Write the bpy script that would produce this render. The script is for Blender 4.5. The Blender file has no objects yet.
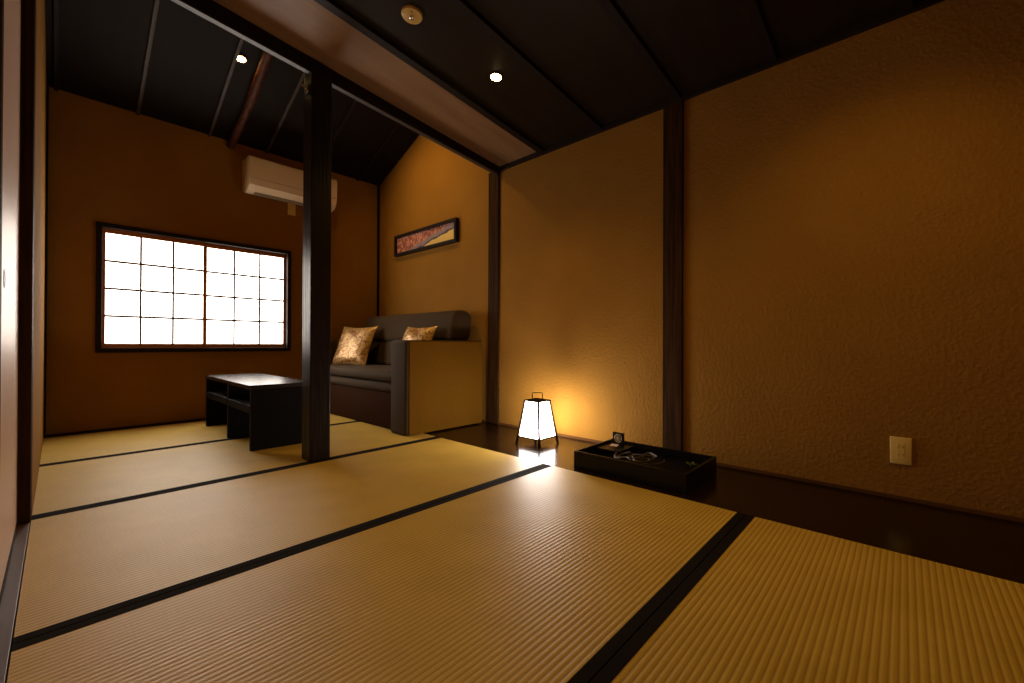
import bpy, bmesh, math, random
from mathutils import Vector, Matrix
random.seed(7)
sc = bpy.context.scene
COL = sc.collection
PI = math.pi
R = math.radians

# ------------------------------------------------------------------ materials
def mat(name, base=(0.5, 0.5, 0.5), rough=0.5, spec=0.5, metal=0.0, coat=0.0, coat_rough=0.1):
    m = bpy.data.materials.new(name); m.use_nodes = True
    b = m.node_tree.nodes['Principled BSDF']
    b.inputs['Base Color'].default_value = (*base, 1)
    b.inputs['Roughness'].default_value = rough
    b.inputs['Specular IOR Level'].default_value = spec
    b.inputs['Metallic'].default_value = metal
    b.inputs['Coat Weight'].default_value = coat
    b.inputs['Coat Roughness'].default_value = coat_rough
    return m, m.node_tree, b

def N(nt, t, **kw):
    n = nt.nodes.new(t)
    for k, v in kw.items():
        if k in n.inputs: n.inputs[k].default_value = v
        else: setattr(n, k, v)
    return n

def coords(nt, scale=(1, 1, 1), rot=(0, 0, 0)):
    tc = N(nt, 'ShaderNodeTexCoord'); mp = N(nt, 'ShaderNodeMapping')
    mp.inputs['Scale'].default_value = scale; mp.inputs['Rotation'].default_value = rot
    nt.links.new(tc.outputs['Object'], mp.inputs['Vector'])
    return mp.outputs['Vector']

def ramp(nt, fac, stops):
    r = N(nt, 'ShaderNodeValToRGB'); e = r.color_ramp.elements
    while len(e) < len(stops): e.new(0.5)
    for i, (p, c) in enumerate(stops):
        e[i].position = p; e[i].color = (*c, 1)
    nt.links.new(fac, r.inputs['Fac'])
    return r.outputs['Color']

def bump(nt, b, height, strength=0.3, dist=0.01):
    n = N(nt, 'ShaderNodeBump'); n.inputs['Strength'].default_value = strength
    n.inputs['Distance'].default_value = dist
    nt.links.new(height, n.inputs['Height']); nt.links.new(n.outputs['Normal'], b.inputs['Normal'])

def noisy(name, c1, c2, scale, rough, vscale=(1, 1, 1), bstr=0.2, bdist=0.003, detail=6, spec=0.5, p=(0.35, 0.7), coat=0):
    m, nt, b = mat(name, c1, rough, spec, coat=coat)
    v = coords(nt, vscale)
    n = N(nt, 'ShaderNodeTexNoise', Scale=scale, Detail=detail); nt.links.new(v, n.inputs['Vector'])
    nt.links.new(ramp(nt, n.outputs['Fac'], [(p[0], c1), (p[1], c2)]), b.inputs['Base Color'])
    if bstr: bump(nt, b, n.outputs['Fac'], bstr, bdist)
    return m

def wood(name, c1, c2, axis, rough=0.35, bstr=0.15, scale=22, spec=0.5):
    vs = [1, 1, 1]; vs['xyz'.index(axis)] = 0.06
    return noisy(name, c1, c2, scale, rough, vs, bstr, 0.004, 8, spec)

def emis(name, col, strength, base=(0.8, 0.8, 0.8)):
    m, nt, b = mat(name, base, 0.7, 0.2)
    b.inputs['Emission Color'].default_value = (*col, 1)
    b.inputs['Emission Strength'].default_value = strength
    return m

M = {}
# earthen plaster
def plaster(name, c1, c2):
    m, nt, b = mat(name, c1, 0.9, 0.15)
    v = coords(nt)
    n1 = N(nt, 'ShaderNodeTexNoise', Scale=3.0, Detail=5); nt.links.new(v, n1.inputs['Vector'])
    n2 = N(nt, 'ShaderNodeTexNoise', Scale=190.0, Detail=4); nt.links.new(v, n2.inputs['Vector'])
    n3 = N(nt, 'ShaderNodeTexVoronoi', Scale=60.0); nt.links.new(v, n3.inputs['Vector'])
    nt.links.new(ramp(nt, n1.outputs['Fac'], [(0.3, c1), (0.75, c2)]), b.inputs['Base Color'])
    ad = N(nt, 'ShaderNodeMath', operation='ADD')
    nt.links.new(n2.outputs['Fac'], ad.inputs[0]); nt.links.new(n3.outputs['Distance'], ad.inputs[1])
    bump(nt, b, ad.outputs[0], 0.6, 0.004)
    return m
M['plaster'] = plaster('plaster', (0.27, 0.128, 0.018), (0.31, 0.148, 0.021))
M['wood_x'] = wood('wood_x', (0.010, 0.0052, 0.003), (0.017, 0.009, 0.005), 'x', 0.6, spec=0.2)
M['wood_y'] = wood('wood_y', (0.010, 0.0052, 0.003), (0.017, 0.009, 0.005), 'y', 0.6, spec=0.2)
M['wood_z'] = wood('wood_z', (0.006, 0.0026, 0.0012), (0.015, 0.006, 0.0025), 'z', 0.36, 0.6, 60, 0.25)
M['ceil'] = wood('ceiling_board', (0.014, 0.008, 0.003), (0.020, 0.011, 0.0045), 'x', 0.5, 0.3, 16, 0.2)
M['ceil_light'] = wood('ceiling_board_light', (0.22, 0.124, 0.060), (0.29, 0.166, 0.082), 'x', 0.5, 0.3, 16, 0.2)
M['ceil_slope'] = wood('ceiling_board_slope', (0.008, 0.0048, 0.0024), (0.012, 0.007, 0.0035), 'y', 0.6, 0.12, 12, 0.12)
M['floor_board'] = wood('floor_board', (0.010, 0.004, 0.0012), (0.018, 0.007, 0.002), 'y', 0.2, 0.05, 18, 0.2)
M['skirting'] = wood('skirting', (0.09, 0.038, 0.010), (0.13, 0.055, 0.015), 'y', 0.75, 0.05, 20, 0.08)
M['wood_wall'] = wood('wood_wall', (0.024, 0.010, 0.003), (0.058, 0.026, 0.0075), 'z', 0.65, 0.4, 50, 0.05)
M['sill'] = wood('sill_board', (0.075, 0.040, 0.026), (0.12, 0.066, 0.042), 'y', 0.4, 0.1, 26)
M['heri'] = noisy('border_cloth', (0.010, 0.008, 0.006), (0.014, 0.009, 0.006), 300, 0.95, bstr=0.2, bdist=0.001, spec=0.1)
M['log'] = wood('log', (0.035, 0.010, 0.004), (0.12, 0.038, 0.016), 'y', 0.5, 0.8, 45, 0.15)
M['lacquer'] = noisy('lacquer', (0.004, 0.003, 0.0022), (0.006, 0.0045, 0.003), 40, 0.36, bstr=0.0, spec=0.25)
M['lacquer_mat'] = noisy('lacquer_mat', (0.003, 0.0024, 0.002), (0.005, 0.004, 0.003), 60, 0.5, bstr=0.0, spec=0.15)
M['table'] = wood('table_wood', (0.005, 0.0038, 0.003), (0.008, 0.006, 0.0045), 'y', 0.6, 0.05, 30, 0.06)
M['table_top'] = wood('table_top', (0.010, 0.008, 0.007), (0.014, 0.011, 0.009), 'y', 0.24, 0.03, 30, 0.6)
M['frame_red'] = wood('red_brown_wood', (0.40, 0.15, 0.050), (0.52, 0.20, 0.070), 'x', 0.4, 0.05, 30)
M['muntin'] = wood('muntin_wood', (0.20, 0.14, 0.10), (0.25, 0.18, 0.13), 'x', 0.6, 0.0, 30)
M['white_plastic'] = noisy('white_plastic', (0.74, 0.52, 0.16), (0.77, 0.55, 0.18), 4, 0.35, bstr=0)
M['ac_plastic'] = noisy('ac_plastic', (0.82, 0.66, 0.44), (0.84, 0.68, 0.46), 4, 0.3, bstr=0)
M['ac_dark'] = noisy('outlet_plastic', (0.22, 0.16, 0.09), (0.25, 0.18, 0.10), 10, 0.6, bstr=0)  # darker tone than the casing, for air outlet and panel gap
M['dark_slot'] = noisy('dark_slot', (0.012, 0.010, 0.008), (0.016, 0.012, 0.010), 10, 0.7, bstr=0)
M['batten'] = noisy('batten_wood', (0.045, 0.032, 0.022), (0.06, 0.044, 0.032), 40, 0.5, bstr=0, spec=0.3)
M['steel'] = mat('steel', (0.6, 0.57, 0.53), 0.25, metal=1.0)[0]
M['beam_sheen'] = noisy('beam_sheen_strip', (0.040, 0.028, 0.020), (0.055, 0.040, 0.029), 40, 0.5, bstr=0)  # paler than the beam: window light on its underside, put into the colour
M['lantern_frame'] = noisy('lantern_frame', (0.016, 0.008, 0.003), (0.022, 0.011, 0.004), 30, 0.7, bstr=0, spec=0.08)
M['brown_metal'] = noisy('brown_metal', (0.055, 0.028, 0.010), (0.08, 0.04, 0.014), 30, 0.45, bstr=0)
M['fusuma'] = noisy('fusuma_paper', (0.66, 0.46, 0.33), (0.70, 0.49, 0.36), 40, 0.42, bstr=0.0, spec=0.35)
M['pale_paper'] = noisy('pale_paper', (0.62, 0.44, 0.36), (0.66, 0.48, 0.40), 30, 0.6, bstr=0)
M['twig'] = noisy('twig', (0.035, 0.018, 0.009), (0.065, 0.036, 0.018), 60, 0.6, bstr=0.2)
M['emblem'] = noisy('emblem_gold', (0.46, 0.37, 0.23), (0.54, 0.43, 0.27), 60, 0.5, bstr=0)
M['leaf'] = noisy('leaf', (0.06, 0.09, 0.015), (0.09, 0.12, 0.02), 60, 0.5, bstr=0)
M['window_paper'] = emis('window_paper', (1.0, 0.90, 0.80), 9.4)
M['lamp_paper'] = emis('lamp_paper', (1.0, 0.90, 0.84), 40.0)
M['bulb'] = emis('bulb', (1.0, 0.62, 0.20), 45.0)

def fabric(name, c1, c2, rough=0.85, sc_=500, sheen=0.03, spec=0.2):
    m, nt, b = mat(name, c1, rough, spec)
    v = coords(nt)
    w1 = N(nt, 'ShaderNodeTexNoise', Scale=sc_, Detail=2); nt.links.new(v, w1.inputs['Vector'])
    w2 = N(nt, 'ShaderNodeTexNoise', Scale=60, Detail=4); nt.links.new(v, w2.inputs['Vector'])
    ad = N(nt, 'ShaderNodeMath', operation='ADD'); ad.use_clamp = True
    mu = N(nt, 'ShaderNodeMath', operation='MULTIPLY'); mu.inputs[1].default_value = 0.5
    nt.links.new(w1.outputs['Fac'], ad.inputs[0]); nt.links.new(w2.outputs['Fac'], ad.inputs[1])
    nt.links.new(ad.outputs[0], mu.inputs[0])
    nt.links.new(ramp(nt, mu.outputs[0], [(0.35, c1), (0.65, c2)]), b.inputs['Base Color'])
    bump(nt, b, w1.outputs['Fac'], 0.35, 0.002)
    b.inputs['Sheen Weight'].default_value = sheen
    return m
M['sofa'] = fabric('sofa_fabric', (0.043, 0.025, 0.010), (0.071, 0.044, 0.019))
M['sofa_lamplit'] = fabric('sofa_lamplit_fabric', (0.105, 0.045, 0.003), (0.165, 0.074, 0.006), sheen=0.0, spec=0.04)  # sofa fabric recoloured ochre to stand in for lantern light
M['sofa_base'] = fabric('sofa_base_fabric', (0.034, 0.0125, 0.004), (0.052, 0.020, 0.007), sheen=0.0, spec=0.05)

# gold brocade
m, nt, b = mat('brocade', (0.5, 0.33, 0.12), 0.38, 0.6)
v = coords(nt)
n1 = N(nt, 'ShaderNodeTexNoise', Scale=14, Detail=7); n1.inputs['Distortion'].default_value = 1.2
nt.links.new(v, n1.inputs['Vector'])
n2 = N(nt, 'ShaderNodeTexVoronoi', Scale=55); nt.links.new(v, n2.inputs['Vector'])
mx = N(nt, 'ShaderNodeMath', operation='MULTIPLY_ADD'); mx.inputs[1].default_value = 0.22
nt.links.new(n2.outputs['Distance'], mx.inputs[0]); nt.links.new(n1.outputs['Fac'], mx.inputs[2])
nt.links.new(ramp(nt, mx.outputs[0], [(0.42, (0.16, 0.055, 0.012)), (0.50, (0.52, 0.25, 0.06)), (0.60, (0.86, 0.60, 0.26)), (0.72, (0.34, 0.14, 0.03))]), b.inputs['Base Color'])
b.inputs['Metallic'].default_value = 0.25
bump(nt, b, mx.outputs[0], 0.4, 0.004)
M['brocade'] = m

# tatami rush: ridges run along the long side (local x), 15 mm apart across local y
m, nt, b = mat('tatami_rush', (0.5, 0.36, 0.16), 0.50, 0.55)
tc = N(nt, 'ShaderNodeTexCoord'); sp = N(nt, 'ShaderNodeSeparateXYZ'); nt.links.new(tc.outputs['Object'], sp.inputs[0])
f = N(nt, 'ShaderNodeMath', operation='MULTIPLY'); f.inputs[1].default_value = 2 * PI / 0.0152; nt.links.new(sp.outputs['Y'], f.inputs[0])
sn = N(nt, 'ShaderNodeMath', operation='SINE'); nt.links.new(f.outputs[0], sn.inputs[0])
hf = N(nt, 'ShaderNodeMath', operation='MULTIPLY_ADD'); hf.inputs[1].default_value = 0.5; hf.inputs[2].default_value = 0.5
nt.links.new(sn.outputs[0], hf.inputs[0])
mp = N(nt, 'ShaderNodeMapping'); mp.inputs['Scale'].default_value = (160, 10, 10); nt.links.new(tc.outputs['Object'], mp.inputs['Vector'])
n1 = N(nt, 'ShaderNodeTexNoise', Scale=1.0, Detail=3); nt.links.new(mp.outputs[0], n1.inputs['Vector'])
n2 = N(nt, 'ShaderNodeTexNoise', Scale=5.0, Detail=3); nt.links.new(tc.outputs['Object'], n2.inputs['Vector'])
mm = N(nt, 'ShaderNodeMath', operation='MULTIPLY_ADD'); mm.inputs[1].default_value = 0.45
nt.links.new(n1.outputs['Fac'], mm.inputs[0]); nt.links.new(n2.outputs['Fac'], mm.inputs[2])
cA = ramp(nt, mm.outputs[0], [(0.45, (0.62, 0.415, 0.066)), (1.0, (0.74, 0.51, 0.098))])
mix = N(nt, 'ShaderNodeMix', data_type='RGBA'); mix.blend_type = 'MULTIPLY'; mix.inputs['Factor'].default_value = 1.0
cB = ramp(nt, hf.outputs[0], [(0.0, (0.64, 0.57, 0.48)), (0.35, (0.95, 0.94, 0.92))])
nt.links.new(cA, mix.inputs[6]); nt.links.new(cB, mix.inputs[7])
nt.links.new(mix.outputs[2], b.inputs['Base Color'])
bump(nt, b, hf.outputs[0], 0.4, 0.0016)
M['tatami'] = m

# ------------------------------------------------------------------ mesh helpers
class MB:
    def __init__(s): s.bm = bmesh.new()
    def box(s, x0, x1, y0, y1, z0, z1, bev=0, seg=2):
        bm = bmesh.new()
        vs = [bm.verts.new((x, y, z)) for x in (x0, x1) for y in (y0, y1) for z in (z0, z1)]
        for q in ((0, 1, 3, 2), (4, 6, 7, 5), (0, 4, 5, 1), (2, 3, 7, 6), (0, 2, 6, 4), (1, 5, 7, 3)):
            bm.faces.new([vs[i] for i in q])
        if bev: bmesh.ops.bevel(bm, geom=bm.edges[:], offset=bev, segments=seg, affect='EDGES', profile=0.5)
        return s.add(bm)
    def add(s, bm):
        bmesh.ops.recalc_face_normals(bm, faces=bm.faces[:])
        me = bpy.data.meshes.new('t'); bm.to_mesh(me); bm.free(); s.bm.from_mesh(me); bpy.data.meshes.remove(me); return s
    def prism(s, pts, vec, bev=0, seg=2):
        """closed polygon pts (3-D) extruded along vec"""
        bm = bmesh.new(); vec = Vector(vec)
        a = [bm.verts.new(p) for p in pts]; c = [bm.verts.new(Vector(p) + vec) for p in pts]
        n = len(a); bm.faces.new(a); bm.faces.new(c[::-1])
        for i in range(n): bm.faces.new([a[i], a[(i + 1) % n], c[(i + 1) % n], c[i]])
        if bev: bmesh.ops.bevel(bm, geom=bm.edges[:], offset=bev, segments=seg, affect='EDGES', profile=0.5)
        return s.add(bm)
    def bar(s, p, q, w, h, up=(0, 0, 1), bev=0):
        p, q = Vector(p), Vector(q); d = (q - p).normalized(); up = Vector(up)
        a = d.cross(up).normalized() * w / 2; b_ = a.cross(d).normalized() * h / 2
        return s.prism([p - a - b_, p + a - b_, p + a + b_, p - a + b_], q - p, bev)
    def tube(s, pts, r, seg=12, cap=True):
        bm = bmesh.new(); pts = [Vector(p) for p in pts]; rings = []
        rr = r if isinstance(r, (list, tuple)) else [r] * len(pts)
        prev = None
        for i, p in enumerate(pts):
            t = (pts[min(i + 1, len(pts) - 1)] - pts[max(i - 1, 0)]).normalized()
            if prev is None:
                a = t.orthogonal().normalized()
            else:
                a = (prev - t * prev.dot(t)).normalized()
            prev = a; c = t.cross(a)
            rings.append([bm.verts.new(p + (a * math.cos(k * 2 * PI / seg) + c * math.sin(k * 2 * PI / seg)) * rr[i]) for k in range(seg)])
        for A, B in zip(rings, rings[1:]):
            for k in range(seg): bm.faces.new([A[k], A[(k + 1) % seg], B[(k + 1) % seg], B[k]])
        if cap: bm.faces.new(rings[0][::-1]); bm.faces.new(rings[-1])
        return s.add(bm)
    def lathe(s, prof, seg=40, mtx=None):
        """profile [(r, z)] turned about local z"""
        bm = bmesh.new(); rings = []
        for r, z in prof:
            rings.append([bm.verts.new((r * math.cos(k * 2 * PI / seg), r * math.sin(k * 2 * PI / seg), z)) for k in range(seg)])
        for A, B in zip(rings, rings[1:]):
            for k in range(seg): bm.faces.new([A[k], A[(k + 1) % seg], B[(k + 1) % seg], B[k]])
        bm.faces.new(rings[0][::-1]); bm.faces.new(rings[-1])
        if mtx: bmesh.ops.transform(bm, matrix=mtx, verts=bm.verts[:])
        return s.add(bm)
    def xf(s, mtx): bmesh.ops.transform(s.bm, matrix=mtx, verts=s.bm.verts[:]); return s
    def build(s, name, material, parent=None, smooth=False, loc=(0, 0, 0), label=None):
        me = bpy.data.meshes.new(name); s.bm.to_mesh(me); s.bm.free(); me.materials.append(material)
        o = bpy.data.objects.new(name, me); COL.objects.link(o); o.location = loc
        if parent: o.parent = parent
        if smooth:
            for p in me.polygons: p.use_smooth = True
            me.set_sharp_from_angle(angle=R(40))
        if label: o['label'] = label
        return o

def tag(o, label=None, cat=None, group=None, kind=None):
    for k, v in (('label', label), ('category', cat), ('group', group), ('kind', kind)):
        if v: o[k] = v
    return o
def thing(name, label, cat, loc=(0, 0, 0), rz=0, group=None):
    o = bpy.data.objects.new(name, None); COL.objects.link(o); o.location = loc; o.rotation_euler.z = rz
    return tag(o, label, cat, group)
def struct(name, mb, material, parent=None, smooth=False):
    return tag(mb.build(name, material, parent, smooth), kind='structure')
def copy_tree(o, parent=None):
    c = o.copy(); COL.objects.link(c)
    if parent: c.parent = parent
    for ch in list(o.children): copy_tree(ch, c)
    return c

# ------------------------------------------------------------------ the room (metres; x to the right wall, y to the window wall)
XL, XR, YB, YN = -0.065, 2.46, 4.35, -0.60
zc = lambda x: 2.10 + 0.10 * (XR - x)              # front ceiling, falling to the right wall
za = lambda y: 2.43 + 0.41 * (YB - y)              # alcove ceiling, falling to the window wall
BY0, BY1 = 2.42, 2.452                              # the beam

struct('floor', MB().box(-0.30, XR + 0.1, YN, YB + 0.1, -0.10, -0.034), M['wood_y'])
# plank strip beside the right wall
mb = MB(); mb.box(1.825, XR, YN, YB, -0.034, -0.003, 0.0015)
tag(mb.build('floor_plank', M['floor_board']), kind='structure')
struct('wall_right', MB().prism([(XR, YN, -0.05), (XR, YB, -0.05), (XR, YB, 2.45), (XR, BY1, 3.25), (XR, BY0, 3.25), (XR, BY0, 2.25), (XR, YN, 2.25)], (0.1, 0, 0)), M['plaster'])
# window wall with its opening
WX0, WX1, WZ0, WZ1 = 0.215, 1.495, 0.605, 1.512
mb = MB()
mb.box(-0.30, WX0, YB, YB + 0.1, -0.05, 2.50); mb.box(WX1, XR + 0.1, YB, YB + 0.1, -0.05, 2.50)
mb.box(WX0, WX1, YB, YB + 0.1, -0.05, WZ0); mb.box(WX0, WX1, YB, YB + 0.1, WZ1, 2.50)
struct('wall_back', mb, M['plaster'])
struct('wall_left', MB().prism([(XL, 2.455, -0.05), (XL, YB, -0.05), (XL, YB, 2.45), (XL, BY1, 3.25), (XL, 2.455, 3.25)], (-0.1, 0, 0)), M['plaster'])
struct('wall_front', MB().box(-0.30, XR + 0.1, YN - 0.1, YN, -0.05, 2.6), M['plaster'])
mb = MB(); mb.prism([(-0.30, YN, zc(-0.30)), (XR, YN, zc(XR)), (XR, YN, zc(XR) + 0.08), (-0.30, YN, zc(-0.30) + 0.08)], (0, BY0 - YN, 0))
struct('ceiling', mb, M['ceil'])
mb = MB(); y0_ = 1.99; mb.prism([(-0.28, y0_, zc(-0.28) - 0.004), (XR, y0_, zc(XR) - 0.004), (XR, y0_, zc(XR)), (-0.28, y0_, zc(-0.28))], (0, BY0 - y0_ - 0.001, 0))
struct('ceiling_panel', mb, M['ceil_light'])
mb = MB(); mb.prism([(XL, BY1, za(BY1)), (XL, YB, za(YB)), (XL, YB, za(YB) + 0.1), (XL, BY1, za(BY1) + 0.1)], (XR - XL, 0, 0))
struct('ceiling_alcove', mb, M['ceil_slope'])
mb = MB(); mb.prism([(-0.30, BY0 + 0.002, zc(-0.30)), (XR, BY0 + 0.002, zc(XR)), (XR, BY0 + 0.002, 3.30), (-0.30, BY0 + 0.002, 3.30)], (0, BY1 - BY0 - 0.004, 0))
struct('wall_middle', mb, M['plaster'])

# wall trims
struct('baseboard_right', MB().box(XR - 0.007, XR, YN, YB, -0.003, 0.014, 0.001), M['skirting'])
struct('baseboard_back', MB().box(XL, XR - 0.01, YB - 0.006, YB, 0.0, 0.014, 0.001), M['wood_x'])
struct('trim_1', MB().box(XR - 0.02, XR, YN, BY0, 2.066, 2.104, 0.002), M['wood_y'])      # cornice of the right wall
struct('trim_2', MB().box(XR - 0.022, XR, YB - 0.022, YB, 0, 2.44, 0.002), M['wood_z'])   # corner strips
struct('trim_3', MB().box(XL, XL + 0.012, YB - 0.05, YB, 0, 2.44, 0.002), M['wood_z'])
# battens across the front ceiling, and down the alcove ceiling
n = 4
for y in (1.98, 1.49, 0.97, 0.49, 0.0):
    mb = MB(); mb.bar((-0.28, y, zc(-0.28) - 0.009), (XR, y, zc(XR) - 0.009), 0.050, 0.026, (0, 0, 1), 0.002)
    struct('trim_%d' % n, mb, M['wood_x']); n += 1
for x in (-0.02, 0.41, 0.87, 1.31, 1.76, 2.2):
    mb = MB(); mb.bar((x, BY1, za(BY1) - 0.008), (x, YB, za(YB) - 0.008), 0.022, 0.018, (0, 0, 1), 0.002)
    struct('trim_%d' % n, mb, M['batten'] if 0 < x < 1.5 else M['wood_y']); n += 1

# beam between the two rooms
t = thing('ceiling_beam', 'dark wooden beam crossing the ceiling above the free-standing post', 'beam', (0, BY0, 2.0))
zb = lambda x: 2.040 + 0.088 * (XR - x)
mb = MB(); mb.prism([(-0.28, 0, zb(-0.28) - 2), (XR, 0, zb(XR) - 2), (XR, 0, zc(XR) - 2 + 0.01), (-0.28, 0, zc(-0.28) - 2 + 0.01)], (0, BY1 - BY0, 0), 0.003)
mb.build('beam_body', M['wood_x'], t)
mb = MB(); ym = (BY1 - BY0) / 2
mb.bar((-0.26, ym, zb(-0.26) - 2 - 0.004), (XR - 0.03, ym, zb(XR - 0.03) - 2 - 0.004), BY1 - BY0 + 0.002, 0.008, (0, 0, 1), 0.0015)
mb.build('sheen_strip', M['beam_sheen'], t, label='strip along the underside, coloured paler for the window sheen')

# ---- posts
def post(name, label, x0, x1, y0, y1, ztop, m_='wood_wall'):
    o = MB().box(0, x1 - x0, 0, y1 - y0, 0, ztop, 0.004, 3).build(name, M[m_], loc=(x0, y0, 0))
    return tag(o, label, 'post')
post('wooden_post', 'dark square wooden post standing free on the tatami mats', 0.945, 1.058, 2.395, 2.51, 2.20, 'wood_z')
post('wall_post', 'dark wooden post on the right wall behind the black tray', XR - 0.018, XR + 0.02, 0.937, 1.052, 2.07)
post('wall_post', 'dark wooden post on the right wall between sofa and lit lantern', XR - 0.018, XR + 0.02, 2.43, 2.548, 2.08)
post('wall_post', 'black post at the left picture edge between sliding door and wall', XL - 0.10, XL, 2.335, 2.455, 2.345)

# ---- window
t = bpy.data.objects.new('window_1', None); COL.objects.link(t); t.location = (0, YB, 0); t['kind'] = 'structure'
tag(t, 'bright window with two white paper sliding screens in the back wall')
def frame_mb(x0, x1, z0, z1, w, y0, y1, bev=0.002, wt=None):
    wt = wt or w
    m_ = MB()
    m_.box(x0, x0 + w, y0, y1, z0, z1, bev); m_.box(x1 - w, x1, y0, y1, z0, z1, bev)
    m_.box(x0 + w, x1 - w, y0, y1, z0, z0 + wt, bev); m_.box(x0 + w, x1 - w, y0, y1, z1 - wt, z1, bev)
    return m_
frame_mb(0.184, 1.527, 0.578, 1.540, 0.033, -0.022, 0.08).build('window_frame', M['wood_x'], t)
for k, (x0, x1, y0) in enumerate(((0.217, 0.855, 0.004), (0.847, 1.494, 0.030))):
    s = frame_mb(x0, x1, 0.611, 1.507, 0.020, y0, y0 + 0.022, 0.001, 0.036).build('shoji_sash', M['frame_red'], t)
    MB().box(x0 + 0.012, x1 - 0.012, y0 + 0.012, y0 + 0.014, 0.625, 1.493).build('shoji_paper', M['window_paper'], s)
    l = MB(); xa, xb, z0_, z1_ = x0 + 0.020, x1 - 0.020, 0.647, 1.471
    for i in (1, 2): l.box(xa + (xb - xa) * i / 3 - 0.007, xa + (xb - xa) * i / 3 + 0.007, y0 + 0.004, y0 + 0.0125, z0_, z1_)
    for i in (1, 2, 3): l.box(xa, xb, y0 + 0.005, y0 + 0.0125, z0_ + (z1_ - z0_) * i / 4 - 0.0085, z0_ + (z1_ - z0_) * i / 4 + 0.0085)
    l.build('lattice', M['muntin'], s)

# ---- sliding doors along the left wall
def fusuma(idx, x, y0, y1, label, pull_y, w=0.045):
    t = bpy.data.objects.new('door_%d' % idx, None); COL.objects.link(t); t.location = (x, 0, 0); t['kind'] = 'structure'
    tag(t, label)
    MB().box(-0.018, -0.003, y0 + 0.007, y1 - 0.007, 0.01, 2.30).build('door_panel', M['fusuma'], t)
    m_ = MB()
    m_.box(-0.02, 0.0, y0, y0 + w, 0.0, 2.33, 0.002); m_.box(-0.02, 0.0, y1 - 0.006, y1, 0.0, 2.33, 0.002)
    m_.box(-0.02, 0.0, y0 + w, y1 - 0.006, 0.0, 0.012, 0.002); m_.box(-0.02, 0.0, y0 + w, y1 - 0.006, 2.30, 2.33, 0.002)
    m_.build('door_frame', M['wood_wall'], t)
    if pull_y:
        MB().lathe([(0.001, -0.002), (0.017, -0.002), (0.019, 0.0), (0.024, 0.0005), (0.026, -0.0006), (0.026, -0.004)][::-1], 28,
                   Matrix.Translation((-0.0022, pull_y, 0.825)) @ Matrix.Rotation(PI / 2, 4, 'Y')).build('finger_pull', M['lacquer'], t, True)
fusuma(1, -0.095, 1.575, 2.337, 'pale sliding paper door reflecting the window, at the left picture edge', 1.735)
fusuma(2, -0.096, -0.55, 1.574, 'nearer pale sliding door, a sliver at the left picture edge', None)
struct('trim_%d' % n, MB().box(-0.20, XL - 0.002, YN, 2.335, -0.034, -0.0005, 0.001), M['sill']); n += 1
struct('trim_%d' % n, MB().box(-0.20, XL, YN, 2.335, 2.30, 2.37, 0.001), M['wood_y']); n += 1
struct('wall_side', MB().box(-0.40, -0.22, YN, 2.5, -0.05, 2.6), M['plaster'])

# ---- tatami mats
def mat_proto(label):
    t = thing('tatami_mat', label, 'tatami mat', (XL + 0.001, 0, 0))
    L, W, hb = 1.883, 0.968, 0.030
    MB().box(0, L, hb - 0.001, W - hb + 0.001, -0.033, 0.0, 0.0).build('rush_surface', M['tatami'], t)
    for y0 in (0.0, W - hb):
        MB().box(0, L, y0, y0 + hb, -0.033, 0.0012, 0.001).build('cloth_border', M['heri'], t)
    return t
labels = ['tatami mat in the bottom right corner, nearest of the row', 'tatami mat across the foreground, between near corner mat and lantern',
          'middle tatami mat, in front of the free-standing post', 'tatami mat under the near half of the black table and sofa front',
          'farthest tatami mat, along the back wall under the window']
proto = None
for k, lb in enumerate(labels):
    o = mat_proto(lb) if k == 0 else copy_tree(proto)
    if k == 0: proto = o
    o.location = (XL + 0.001, -0.519 + 0.9705 * k, 0); o['label'] = lb; o['group'] = 'tatami mats on the floor'

# ---- low black table
t = thing('low_table', 'low black lacquered table on the tatami under the window', 'table', (0.79, 2.88, 0.0013))
Lx, Ly, H = 0.37, 1.15, 0.398
MB().box(0, Lx, 0, Ly, H - 0.026, H, 0.003).build('tabletop', M['table_top'], t)
for y0 in (0.004, Ly - 0.034): MB().box(0.004, Lx - 0.004, y0, y0 + 0.03, 0, H - 0.026, 0.002).build('end_panel', M['table'], t)
MB().box(0.006, Lx - 0.006, 0.515, 0.545, 0, H - 0.026, 0.002).build('divider_panel', M['table'], t)
for y0, y1 in ((0.034, 0.515), (0.545, Ly - 0.034)):
    s = MB().box(0.012, Lx - 0.012, y0, y1, 0.252, 0.270, 0.002).build('shelf', M['table'], t)
    MB().box(0.004, 0.020, y0, y1, 0.225, 0.272, 0.003).build('apron', M['table'], s)

# ---- sofa
t = thing('sofa', 'dark brown fabric sofa against the right wall of the alcove', 'sofa', (1.66, 2.55, 0.0))
def rbox(x0, x1, y0, y1, z0, z1, r, seg=5): return MB().box(x0, x1, y0, y1, z0, z1, r, seg)
Ls = 1.79
a = MB().box(0, 0.73, 0.006, 0.215, 0.002, 0.68, 0.020, 5).build('armrest', M['sofa'], t, True)
MB().box(0.022, 0.722, -0.002, 0.02, 0.006, 0.672, 0.006, 3).build('side_panel', M['sofa_lamplit'], a, True, label='outer side panel, lantern light painted in as ochre')
MB().box(0, 0.73, Ls - 0.16, Ls, 0.002, 0.68, 0.020, 5).build('armrest', M['sofa'], t, True)
MB().box(0.055, 0.74, 0.215, Ls - 0.16, 0.002, 0.282, 0.012, 3).build('base', M['sofa_base'], t, True)
rbox(0.035, 0.58, 0.232, Ls - 0.165, 0.280, 0.354, 0.034, 6).build('seat_cushion', M['sofa'], t, True)
rbox(0.028, 0.58, 0.230, Ls - 0.165, 0.360, 0.445, 0.040, 6).build('seat_cushion', M['sofa'], t, True)
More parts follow.
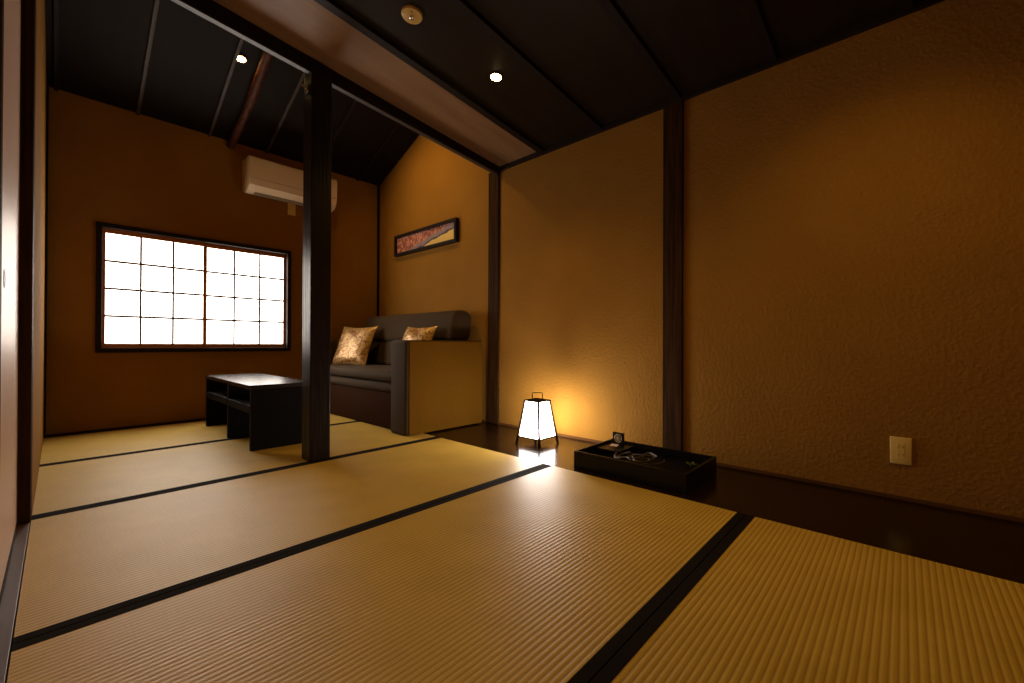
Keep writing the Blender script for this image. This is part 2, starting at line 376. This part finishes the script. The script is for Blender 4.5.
# backrest: two rolls, leaning
def back_roll(pts, y0, y1, r):
    m_ = MB(); m_.prism([(x, y0, z) for x, z in pts], (0, y1 - y0, 0), r, 5); return m_
back_roll([(0.50, 0.44), (0.72, 0.44), (0.765, 0.69), (0.55, 0.69)], 0.222, Ls - 0.166, 0.035).build('back_cushion', M['sofa'], t, True)
back_roll([(0.525, 0.675), (0.745, 0.675), (0.775, 0.90), (0.70, 0.945), (0.575, 0.93)], 0.165, Ls - 0.12, 0.045).build('back_cushion', M['sofa'], t, True)

# ---- cushions
def cushion(label, c, wv, uv, w, th, seed):
    """c centre; wv unit vector along the width; uv unit vector up the cushion"""
    rnd = random.Random(seed); bm = bmesh.new(); n_ = 20
    wv = Vector(wv).normalized(); uv = Vector(uv); uv = (uv - wv * uv.dot(wv)).normalized(); nv = wv.cross(uv)
    g = {}
    for side in (1, -1):
        for i in range(n_ + 1):
            for j in range(n_ + 1):
                u_, v_ = i / n_ * 2 - 1, j / n_ * 2 - 1
                edge = i in (0, n_) or j in (0, n_)
                if side == -1 and edge: g[(side, i, j)] = g[(1, i, j)]; continue
                h = ((1 - u_ ** 4) * (1 - v_ ** 4)) ** 0.6 * th / 2
                pu = u_ * (1 - 0.09 * (1 - v_ * v_)); pv = v_ * (1 - 0.09 * (1 - u_ * u_))
                wr = 0.004 * math.sin(7 * u_ + seed) * math.cos(6 * v_ - seed) * (0 if edge else 1)
                g[(side, i, j)] = bm.verts.new((pu * w / 2, pv * w / 2, side * (h + wr)))
    for side in (1, -1):
        for i in range(n_):
            for j in range(n_):
                q = [g[(side, i, j)], g[(side, i + 1, j)], g[(side, i + 1, j + 1)], g[(side, i, j + 1)]]
                bm.faces.new(q if side == 1 else q[::-1])
    o = MB().add(bm).build('cushion', M['brocade'], None, True)
    mt = Matrix((( wv.x, uv.x, nv.x, c[0]), (wv.y, uv.y, nv.y, c[1]), (wv.z, uv.z, nv.z, c[2]), (0, 0, 0, 1)))
    o.matrix_world = mt
    return tag(o, label, 'cushion', 'gold cushions on the sofa')
cushion('gold brocade cushion standing upright on the sofa seat beside the post', (1.995, 3.985, 0.630), (0.15, -0.39, 0), (0.16, 0.03, 0.36), 0.43, 0.12, 1)
cushion('gold brocade cushion half hidden behind the near sofa armrest', (2.060, 3.035, 0.635), (0.05, -0.40, 0.0), (0.17, 0.0, 0.37), 0.37, 0.12, 3)

# ---- lantern
t = thing('paper_lantern', 'glowing paper floor lantern with a dark frame on the plank strip', 'lantern', (2.170, 1.787, -0.003))
bw, tw, z0, z1 = 0.089, 0.058, 0.048, 0.284
cb = [(-1, -1), (1, -1), (1, 1), (-1, 1)]
P = lambda s, k, z: Vector((cb[k][0] * (bw + (tw - bw) * (z - z0) / (z1 - z0) + s), cb[k][1] * (bw + (tw - bw) * (z - z0) / (z1 - z0) + s), z))
for k in range(4):
    bm = bmesh.new(); j = (k + 1) % 4
    vs = [bm.verts.new(P(-0.002, a_, z)) for a_, z in ((k, z0 + 0.004), (j, z0 + 0.004), (j, z1 - 0.004), (k, z1 - 0.004))]
    f_ = bm.faces.new(vs)
    MB().add(bm).build('paper_shade', M['lamp_paper'], t)
    mb = MB(); mb.tube([P(0.001, k, 0.010), P(0, k, z1 + 0.002)], [0.0088, 0.0076], 8)
    leg = Vector((cb[k][0], cb[k][1], 0)) * 0.004
    mb.tube([P(0.001, k, 0.012), P(0.004, k, 0.0)], [0.0082, 0.0072], 8)
    mb.build('leg', M['lantern_frame'], t, True)
mb = MB()
for k in range(4):
    j = (k + 1) % 4
    mb.tube([P(0, k, z0), P(0, j, z0)], 0.0055, 8)
mb.build('bottom_frame', M['lantern_frame'], t, True)
mb = MB()
for k in range(4): mb.tube([P(0, k, z1), P(0, (k + 1) % 4, z1)], 0.0055, 8)
mb.build('top_frame', M['lantern_frame'], t, True)
mb = MB(); hw = 0.034
mb.prism([(-tw, -tw, z1 + 0.001), (tw, -tw, z1 + 0.001), (tw, tw, z1 + 0.001), (-tw, tw, z1 + 0.001)], (0, 0, 0.006), 0.001); mb.build('top_plate', M['lantern_frame'], t)
mb = MB(); d = Vector((0.68, -0.73, 0)) * hw; zz = z1 + 0.005
mb.tube([Vector((0, 0, zz)) - d, Vector((0, 0, zz + 0.040)) - d, Vector((0, 0, zz + 0.046)) - d * 0.9, Vector((0, 0, zz + 0.046)) + d * 0.9, Vector((0, 0, zz + 0.040)) + d, Vector((0, 0, zz)) + d], 0.0028, 8)
mb.build('handle', M['lantern_frame'], t, True)
MB().box(-bw + 0.01, bw - 0.01, -bw + 0.01, bw - 0.01, z0, z0 + 0.004).build('base_plate', M['lantern_frame'], t)

# ---- black tray box and what lies in it
TX0, TX1, TY0, TY1, TZ = 1.88, 2.285, 0.70, 1.295, 0.090
t = thing('tray_box', 'shallow black lacquered tray box on the plank strip beside the lantern', 'tray', (TX0, TY0, -0.003))
w_, d_ = TX1 - TX0, TY1 - TY0
mb = MB(); mb.box(0.0, w_, 0, 0.014, 0, TZ, 0.0025); mb.box(0, w_, d_ - 0.014, d_, 0, TZ, 0.0025)
mb.box(0, 0.014, 0.014, d_ - 0.014, 0, TZ, 0.0025); mb.box(w_ - 0.014, w_, 0.014, d_ - 0.014, 0, TZ, 0.0025)
mb.build('tray_walls', M['lacquer'], t)
MB().box(0.012, w_ - 0.012, 0.012, d_ - 0.012, 0.003, 0.040).build('tray_bottom', M['lacquer_mat'], t)
bx = MB().box(-0.095, 0.095, -0.07, 0.07, 0, 0.036, 0.002).build('small_box', M['lacquer'], loc=(2.168, 1.205, 0.0373))
tag(bx, 'small black box in the far left corner of the tray', 'box')
# card with a round emblem, standing on the small box
t = thing('display_card', 'small black card with a pale round emblem standing on the small box', 'card', (2.222, 1.218, 0.0735), 0)
MB().box(-0.004, 0.004, -0.036, 0.036, 0, 0.070, 0.001).build('card_panel', M['lacquer'], t)
MB().box(-0.018, 0.018, -0.022, 0.022, -0.0, 0.006, 0.001).build('card_foot', M['lacquer'], t)
mb = MB(); c0 = Vector((-0.0052, 0, 0.037))
def ring(r, th, nn=28):
    mb.tube([c0 + Vector((0, math.cos(a_) * r, math.sin(a_) * r)) for a_ in [2 * PI * i / nn for i in range(nn + 1)]], th, 6, False)
ring(0.023, 0.0018); ring(0.005, 0.0015, 14)
for i in range(6):
    a_ = 2 * PI * i / 6; p = c0 + Vector((0, math.cos(a_) * 0.0140, math.sin(a_) * 0.0140))
    mb.tube([p + Vector((0, math.cos(b_) * 0.0048, math.sin(b_) * 0.0048)) for b_ in [2 * PI * q / 12 for q in range(13)]], 0.0012, 6, False)
mb.build('emblem', M['emblem'], t, True)
o = MB().box(-0.030, 0.030, -0.022, 0.022, 0, 0.004, 0.001).build('paper_packet', M['pale_paper'], loc=(2.180, 1.222, 0.0736)); o.rotation_euler.z = R(12)
tag(o, 'small pale pink packet lying on the small box in front of the card', 'packet')
# twisted cord-like twigs in the tray
def curve_pts(seed, c, n_=26, r=0.06):
    rnd = random.Random(seed); ph = [rnd.uniform(0, 6) for _ in range(4)]
    return [Vector((c[0] + r * math.cos(i / n_ * 5.2 + ph[0]) + 0.018 * math.sin(i * 0.6 + ph[1]),
                    c[1] + 1.15 * r * math.sin(i / n_ * 5.2 + ph[0]) + 0.02 * math.sin(i * 0.45 + ph[2]),
                    c[2] + 0.008 * math.sin(i * 0.5 + ph[3]))) for i in range(n_ + 1)]
t = thing('twig_bundle', 'pale curled twigs lying in the middle of the black tray', 'twigs', (0, 0, 0))
for sd, (cx, cy) in enumerate(((2.06, 1.00), (2.08, 1.05), (2.07, 0.97), (2.03, 1.03))):
    MB().tube(curve_pts(sd, (cx, cy, 0.0585 + 0.005 * sd), r=0.05 + 0.008 * sd), [0.0075 - 0.00018 * i for i in range(27)], 8).build('twig', M['twig'], t, True)
t = thing('leaf_sprig', 'small green sprig at the right end of the black tray', 'leaf', (2.18, 0.79, 0.040))
bm = bmesh.new()
for k in range(5):
    a_ = k * 1.25; dv = Vector((math.cos(a_), math.sin(a_), 0.35)); sv = Vector((-math.sin(a_), math.cos(a_), 0))
    pr = [Vector((0, 0, 0.008)) + dv * (0.035 * q) for q in (0, 0.5, 1)]
    vs = [bm.verts.new(pr[0]), bm.verts.new(pr[1] + sv * 0.009), bm.verts.new(pr[2]), bm.verts.new(pr[1] - sv * 0.009), bm.verts.new(pr[1] - Vector((0, 0, 0.003)))]
    bm.faces.new([vs[0], vs[1], vs[4]]); bm.faces.new([vs[1], vs[2], vs[4]]); bm.faces.new([vs[2], vs[3], vs[4]]); bm.faces.new([vs[3], vs[0], vs[4]])
MB().add(bm).build('leaf', M['leaf'], t, True)
MB().tube([(0, 0, 0), (0.002, 0.001, 0.012)], 0.003, 8).build('stem', M['twig'], t)

# ---- outlet
t = thing('wall_outlet', 'cream double wall outlet low on the right wall', 'outlet', (XR, 0.012, 0.207))
MB().box(-0.009, 0, -0.035, 0.035, -0.058, 0.058, 0.004, 3).build('cover_plate', M['white_plastic'], t, True)
mb = MB().box(-0.0105, -0.008, -0.012, 0.012, -0.034, 0.034, 0.0008); s = mb.build('socket_insert', M['white_plastic'], t)
for z in (0.017, -0.017):
    mb = MB(); mb.box(-0.0112, -0.0098, -0.0072, -0.0054, z - 0.005, z + 0.005); mb.box(-0.0112, -0.0098, 0.0054, 0.0072, z - 0.004, z + 0.004)
    mb.build('socket_slots', M['dark_slot'], s)
# ---- blank plate below the air conditioner
t = thing('wall_plate', 'small blank plate on the back wall below the air conditioner', 'wall plate', (1.532, YB, 1.947))
MB().box(-0.035, 0.035, -0.010, 0, -0.056, 0.056, 0.003, 2).build('plate', M['white_plastic'], t, True)
MB().box(-0.022, 0.022, -0.012, -0.009, -0.040, 0.040, 0.001).build('plate_insert', M['white_plastic'], t)

# ---- air conditioner
t = thing('air_conditioner', 'white wall-mounted air conditioner high on the back wall behind the post', 'air conditioner', (1.115, YB, 1.978))
L = 0.765
prof = [(0, 0.03), (-0.09, 0.0), (-0.165, 0.012), (-0.207, 0.055), (-0.222, 0.115), (-0.222, 0.27), (-0.208, 0.298), (-0.17, 0.308), (0, 0.308)]
MB().prism([(0, y, z) for y, z in prof], (L, 0, 0), 0.004, 2).build('casing', M['ac_plastic'], t, True)
MB().box(0.004, L - 0.004, -0.2265, -0.218, 0.112, 0.285, 0.003).build('front_panel', M['ac_plastic'], t, True)
mb = MB(); mb.prism([(0.05, -0.172, 0.012), (0.05, -0.212, 0.055), (0.05, -0.2165, 0.052), (0.05, -0.176, 0.007)], (L - 0.1, 0, 0), 0.001); mb.build('louver', M['ac_plastic'], t)
mb = MB(); mb.prism([(0.06, -0.10, 0.0005), (0.06, -0.155, 0.008), (0.06, -0.155, 0.003), (0.06, -0.10, -0.004)], (L - 0.12, 0, 0)); mb.build('air_outlet', M['ac_dark'], t)
mb = MB(); mb.box(0.004, L - 0.004, -0.2230, -0.2215, 0.1080, 0.1100); mb.build('panel_gap', M['ac_dark'], t)

# ---- framed picture on the alcove's right wall
t = thing('framed_picture', 'long narrow framed landscape picture above the sofa', 'picture', (XR, 3.455, 1.680))
yl, zh = 0.51, 0.108
mb = MB(); fw = 0.028
mb.box(-0.042, 0, -yl, -yl + fw, -zh, zh, 0.003); mb.box(-0.042, 0, yl - fw, yl, -zh, zh, 0.003)
mb.box(-0.042, 0, -yl + fw, yl - fw, -zh, -zh + fw, 0.003); mb.box(-0.042, 0, -yl + fw, yl - fw, zh - fw, zh, 0.003)
mb.build('picture_frame', M['wood_y'], t)
m, nt, b = mat('landscape_print', (0.4, 0.2, 0.2), 0.45)
v = coords(nt)
sp = N(nt, 'ShaderNodeSeparateXYZ'); nt.links.new(v, sp.inputs[0])
# diagonal position: gold field low on the near side, rose trees high on the far side
k1 = N(nt, 'ShaderNodeMath', operation='MULTIPLY_ADD'); k1.inputs[1].default_value = 0.20; nt.links.new(sp.outputs['Y'], k1.inputs[0])
nz = N(nt, 'ShaderNodeTexNoise', Scale=16, Detail=4); nt.links.new(v, nz.inputs['Vector'])
k2 = N(nt, 'ShaderNodeMath', operation='MULTIPLY_ADD'); k2.inputs[1].default_value = 0.05; nt.links.new(nz.outputs['Fac'], k2.inputs[0]); nt.links.new(sp.outputs['Z'], k2.inputs[2])
nt.links.new(k2.outputs[0], k1.inputs[2])
ad = N(nt, 'ShaderNodeMath', operation='MULTIPLY_ADD'); ad.inputs[1].default_value = 3.0; ad.inputs[2].default_value = 0.425; nt.links.new(k1.outputs[0], ad.inputs[0])
base = ramp(nt, ad.outputs[0], [(0.24, (0.74, 0.52, 0.15)), (0.29, (0.80, 0.58, 0.20)), (0.31, (0.06, 0.04, 0.04)), (0.34, (0.10, 0.08, 0.10)), (0.37, (0.26, 0.21, 0.28)), (0.47, (0.30, 0.22, 0.24))])
n5 = N(nt, 'ShaderNodeTexNoise', Scale=24, Detail=3); n5.inputs['Distortion'].default_value = 0.8; nt.links.new(v, n5.inputs['Vector'])
rose = ramp(nt, n5.outputs['Fac'], [(0.30, (0.10, 0.035, 0.03)), (0.42, (0.34, 0.10, 0.06)), (0.53, (0.52, 0.20, 0.14)), (0.60, (0.74, 0.42, 0.34)), (0.70, (0.40, 0.22, 0.20))])
mk = ramp(nt, ad.outputs[0], [(0.44, (0, 0, 0)), (0.50, (1, 1, 1))])
mx = N(nt, 'ShaderNodeMix', data_type='RGBA'); nt.links.new(mk, mx.inputs['Factor']); nt.links.new(base, mx.inputs[6]); nt.links.new(rose, mx.inputs[7])
nt.links.new(mx.outputs[2], b.inputs['Base Color'])
MB().box(-0.020, -0.012, -yl + fw, yl - fw, -zh + fw, zh - fw).build('picture_print', m, t, label='print of rosy trees above a gold field')

# ---- reddish log under the alcove ceiling
pts = []
for i in range(15):
    u_ = i / 14; y = 4.34 - u_ * 1.79
    pts.append((1.02 + 0.035 * u_ + 0.012 * math.sin(u_ * 7), y, za(y) - 0.052 + 0.008 * math.sin(u_ * 5)))
o = MB().tube(pts, [0.030 + 0.006 * (i / 14) + 0.002 * math.sin(i * 1.7) for i in range(15)], 18).build('log_rafter', M['log'], None, True)
tag(o, 'reddish round log rafter under the dark sloping alcove ceiling', 'rafter')
# ---- small metal fitting beside the post top
t = thing('metal_fitting', 'small shiny metal fitting beside the top of the free-standing post', 'fitting', (0.945, 2.455, 2.085))
MB().box(-0.004, 0, -0.02, 0.02, -0.02, 0.02, 0.001).build('fitting_plate', M['brown_metal'], t)
MB().tube([(-0.004, 0, -0.004), (-0.016, 0, 0.0), (-0.030, 0.004, 0.016)], 0.004, 8).build('hook', M['steel'], t, True)

# ---- ceiling fixtures
def on_plane(x, y, z, nrm):                       # matrix with local -z along the room-side normal
    nrm = Vector(nrm).normalized(); q = (-nrm).to_track_quat('Z', 'Y')
    return Matrix.Translation((x, y, z)) @ q.to_matrix().to_4x4()
nf = (-0.10, 0, -1); na = (0, -0.41, -1)
t = thing('ceiling_detector', 'round cream detector on the ceiling near the top of the picture', 'detector')
t.matrix_world = on_plane(1.143, 1.724, zc(1.143), nf)
MB().lathe([(0.050, 0.0), (0.050, -0.006), (0.047, -0.012), (0.030, -0.016), (0.012, -0.017)], 40).build('detector_body', M['white_plastic'], t, True)
MB().lathe([(0.012, -0.016), (0.011, -0.022), (0.006, -0.025), (0.001, -0.0255)], 24).build('sensor', M['steel'], t, True)
MB().lathe([(0.0035, -0.0145), (0.0035, -0.0162), (0.001, -0.0165)], 12, Matrix.Translation((-0.026, 0.018, 0))).build('indicator', M['dark_slot'], t)
def downlight(label, x, y, z, nrm, energy, ang, blend=0.5, r=0.031, col=(1.0, 0.60, 0.15)):
    t = thing('downlight', label, 'ceiling light', group='ceiling downlights'); t.matrix_world = on_plane(x, y, z, nrm)
    MB().lathe([(r + 0.012, 0.0), (r + 0.012, -0.003), (r + 0.004, -0.0045), (r, -0.003), (r, 0.0)], 36).build('trim_ring', M['lacquer'], t, True)
    MB().lathe([(r, -0.001), (r - 0.004, -0.0055), (r * 0.5, -0.010), (0.001, -0.011)], 32).build('bulb', M['bulb'], t, True)
    l = bpy.data.lights.new('downlight_beam', 'SPOT'); l.energy = energy; l.spot_size = R(ang); l.spot_blend = blend
    l.color = col; l.shadow_soft_size = 0.03
    lo = bpy.data.objects.new('downlight_beam', l); COL.objects.link(lo); lo.parent = t; lo.location = (0, 0, -0.045)
downlight('bright downlight in the front ceiling right of the post', 1.691, 1.705, zc(1.691), nf, 25, 125, 0.9)
downlight('small bright downlight in the sloping alcove ceiling', 0.905, 3.579, za(3.579), (0, -0.15, -1), 10, 70)
downlight('downlight in the alcove ceiling hidden behind the beam', 1.45, 3.30, za(3.30), (0.85, 0.0, -1), 44, 104, 1.0)
downlight('downlight in the front ceiling above the outlet, out of the picture', 1.55, 0.05, zc(1.55), (0.42, 0, -1), 19, 98, 1.0)
downlight('added fill lamp in the front ceiling by the sliding doors, out of the picture', 0.50, 0.75, zc(0.50), nf, 11, 110, 1.0)  # unseen lamp, added to brighten the near left mats

# ------------------------------------------------------------------ world, camera
w = bpy.data.worlds.new('World'); sc.world = w; w.use_nodes = True
w.node_tree.nodes['Background'].inputs[0].default_value = (0.5, 0.6, 0.8, 1)
w.node_tree.nodes['Background'].inputs[1].default_value = 0.3

F, yaw, pitch, roll = 422.15, R(47.07), R(0.237), R(0.217)
fv = Vector((math.sin(yaw) * math.cos(pitch), math.cos(yaw) * math.cos(pitch), math.sin(pitch)))
rv = Vector((math.cos(yaw), -math.sin(yaw), 0)); uv = rv.cross(fv)
r2 = rv * math.cos(roll) + uv * math.sin(roll); u2 = -rv * math.sin(roll) + uv * math.cos(roll)
cam = bpy.data.cameras.new('Camera'); co = bpy.data.objects.new('Camera', cam); COL.objects.link(co)
cam.sensor_width = 36; cam.lens = F / 1024 * 36; cam.clip_start = 0.005; cam.clip_end = 50
co.matrix_world = Matrix(((r2.x, u2.x, -fv.x, 0), (r2.y, u2.y, -fv.y, 0), (r2.z, u2.z, -fv.z, 0.66), (0, 0, 0, 1)))
sc.camera = co
vs = sc.view_settings
sc.display_settings.display_device = 'sRGB'
vs.view_transform = 'Standard'; vs.look = 'None'; vs.exposure = 0.0; vs.gamma = 1.0; vs.use_curve_mapping = False
